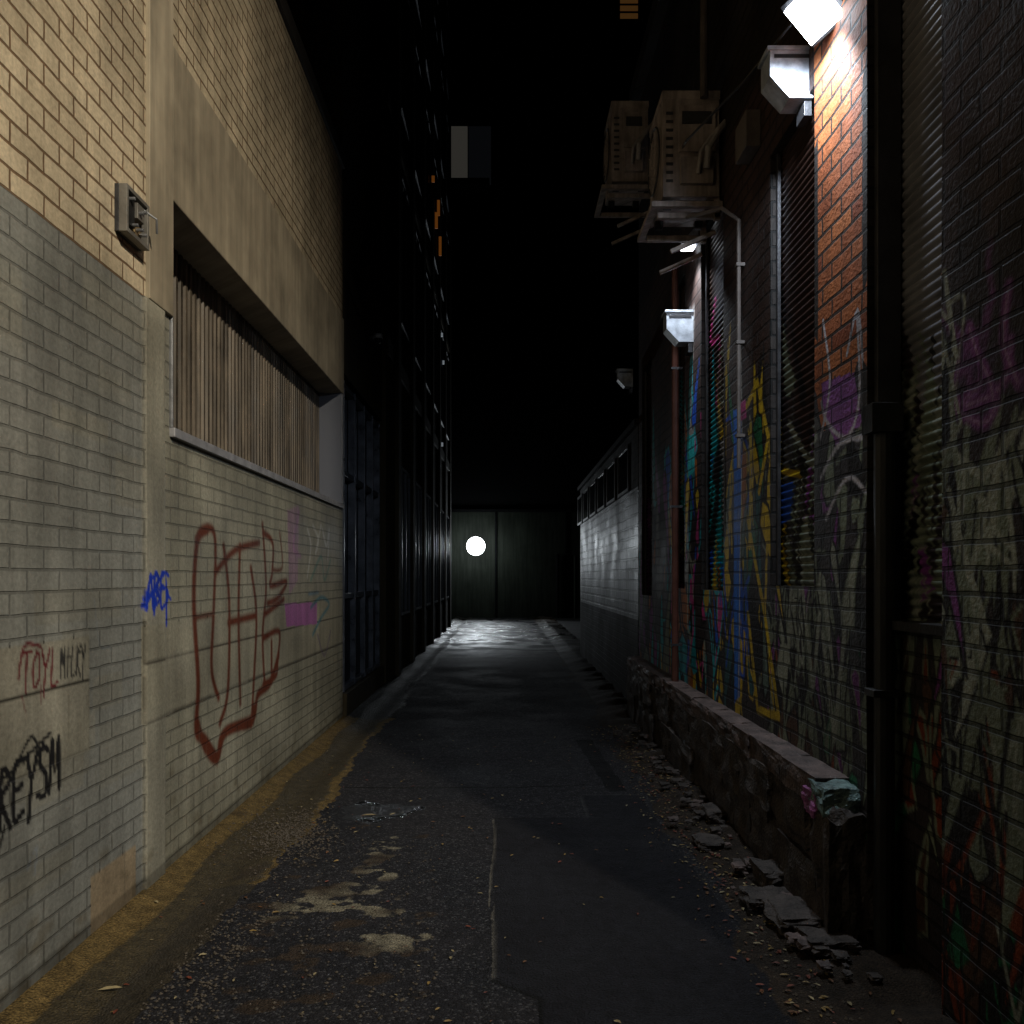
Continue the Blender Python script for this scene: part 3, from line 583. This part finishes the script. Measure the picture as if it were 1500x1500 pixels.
while y<10.1:
    L=random.uniform(.4,.75)
    for zi,(za,zb) in enumerate(((.0,.3),(.29,.58))):
        yy=y+(.2 if zi==1 else 0)
        rock(b,1.53+random.uniform(-.025,.015),yy+L/2,(za+zb)/2,.22,L*1.01,(zb-za)*1.04,stm,k*3+zi,9,.09,.92)
    rock(b,1.51+random.uniform(-.01,.01),y+L/2,.63,.20,L*1.03,.13,cope,k*3+50,9,.07,.93)
    y+=L; k+=1
rock(b,1.48,3.95,.62,.18,.18,.12,stt,77,8,.14,.85); rock(b,1.43,4.03,.58,.10,.16,.11,stp,78,7,.14,.8); rock(b,1.50,3.92,.28,.22,.26,.56,stm,79,9,.14,.88)
b.make('stone_plinth')
b=B()
for i in range(120):
    yy=random.uniform(3.3,9.2); xx=random.gauss(1.35,.09); s=random.uniform(.012,.055)
    if xx>1.45: continue
    rock(b,xx,yy,.05+s*.1,s*1.3,s*1.6,s*.5,stm if i%4 else cope,i+100,4,.2,.85)
for q in ((1.34,4.05,.06,.24,.30,.07),(1.25,4.30,.05,.17,.2,.05),(1.38,4.55,.08,.16,.24,.08),(1.21,5.25,.035,.14,.2,.04),(1.38,3.78,.05,.2,.18,.06),(1.38,5.8,.06,.14,.26,.07)): rock(b,*q,stm,int(q[1]*37)%50,8,.15,.9)
b.make('stone_rubble')
gv=plain('gravel_stone',(.08,.065,.048),.7,0,.5,60,.001)
b=B()
def pebble(x,y,s):
    z=float(gz(np.array([x]),np.array([y]))[0]); v=[]
    for d in ((1,0,0),(-1,0,0),(0,1,0),(0,-1,0),(0,0,.7),(0,0,-.5)): v.append((x+d[0]*s*random.uniform(.6,1.2),y+d[1]*s*random.uniform(.6,1.2),z+s*.3+d[2]*s*random.uniform(.6,1.2)))
    b.add(v,[(0,2,4),(2,1,4),(1,3,4),(3,0,4),(2,0,5),(1,2,5),(3,1,5),(0,3,5)],gv)
for i in range(3400):
    t=random.random()
    if t<.5: gx,gy=GP(random.gauss(420,34),random.gauss(1220,20)); 
    elif t<.65: gx,gy=GP(random.uniform(300,640),random.uniform(1230,1495))
    elif t<.8: gx,gy=random.uniform(-1.35,-1.1)+0,random.uniform(2.9,4.2)
    else: gx,gy=random.gauss(1.12,.09),random.uniform(2.8,8.5)
    if gy<1.3 or gx<-1.75 or gx>1.5: continue
    if math.hypot((gy-6.1)/.26,(gx+.86)/.25)<1: continue
    pebble(gx,gy,random.uniform(.003,.011))
b.make('gravel')
lm=[plain('leaf_ochre',(.26,.17,.05),.6),plain('leaf_brown',(.13,.06,.025),.6),plain('leaf_pale',(.32,.26,.14),.6),plain('leaf_red',(.16,.04,.02),.6)]
b=B()
for i in range(1100):
    t=random.random()
    if t<.80: gx,gy=random.gauss(1.18,.13),random.uniform(2.8,9.5)
    elif t<.86: gx,gy=random.uniform(-1.7,-1.1),random.uniform(2.8,9)
    else: gx,gy=random.uniform(-1.1,1.0),random.uniform(2.8,9)
    if gx>1.45: continue
    z=float(gz(np.array([gx]),np.array([gy]))[0])+.006; s=random.uniform(.006,.019); a=random.uniform(0,6.28); c,sn=math.cos(a),math.sin(a)
    P=[(-1,0,.0),(-.3,.42,.25),(.5,.35,.3),(1.1,0,.1),(.5,-.35,.3),(-.3,-.42,.25),(.1,0,.0)]
    v=[(gx+(p[0]*c-p[1]*sn)*s,gy+(p[0]*sn+p[1]*c)*s,z+p[2]*s*random.uniform(.4,1.2)) for p in P]
    b.add(v,[(0,1,6),(1,2,6),(2,3,6),(3,4,6),(4,5,6),(5,0,6)],random.choice(lm))
for gx,gy,s,a in ((GP(160,1447)[0],GP(160,1447)[1],.045,.2),(GP(540,1193)[0],GP(540,1193)[1],.05,0),(GP(575,1192)[0],GP(575,1192)[1],.03,1)):
    z=float(gz(np.array([gx]),np.array([gy]))[0])+.01; c,sn=math.cos(a),math.sin(a)
    P=[(-1,0,.0),(-.3,.3,.25),(.5,.25,.3),(1.1,0,.1),(.5,-.25,.3),(-.3,-.3,.25),(.1,0,.0)]
    b.add([(gx+(p[0]*c-p[1]*sn)*s,gy+(p[0]*sn+p[1]*c)*s,z+p[2]*s*.5) for p in P],[(0,1,6),(1,2,6),(2,3,6),(3,4,6),(4,5,6),(5,0,6)],lm[2])
b.make('fallen_leaves')
# ================================================================ world, camera
w=bpy.data.worlds.new('World'); S.world=w; w.use_nodes=True; nt=w.node_tree
sk=nt.nodes.new('ShaderNodeTexSky'); sk.sky_type='NISHITA'; sk.sun_disc=False; sk.sun_elevation=math.radians(-4); sk.sun_rotation=math.radians(200)
bg=nt.nodes['Background']; nt.links.new(sk.outputs[0],bg.inputs[0]); bg.inputs[1].default_value=.02
cd=bpy.data.cameras.new('camera'); cd.sensor_width=36; cd.lens=36*F/1500; cd.shift_x=12/1500; cd.shift_y=95/1500; cd.clip_end=1000; cd.clip_start=.05
co=bpy.data.objects.new('camera',cd); co.location=(0,0,H); co.rotation_euler=(math.radians(90),0,0); S.collection.objects.link(co); S.camera=co
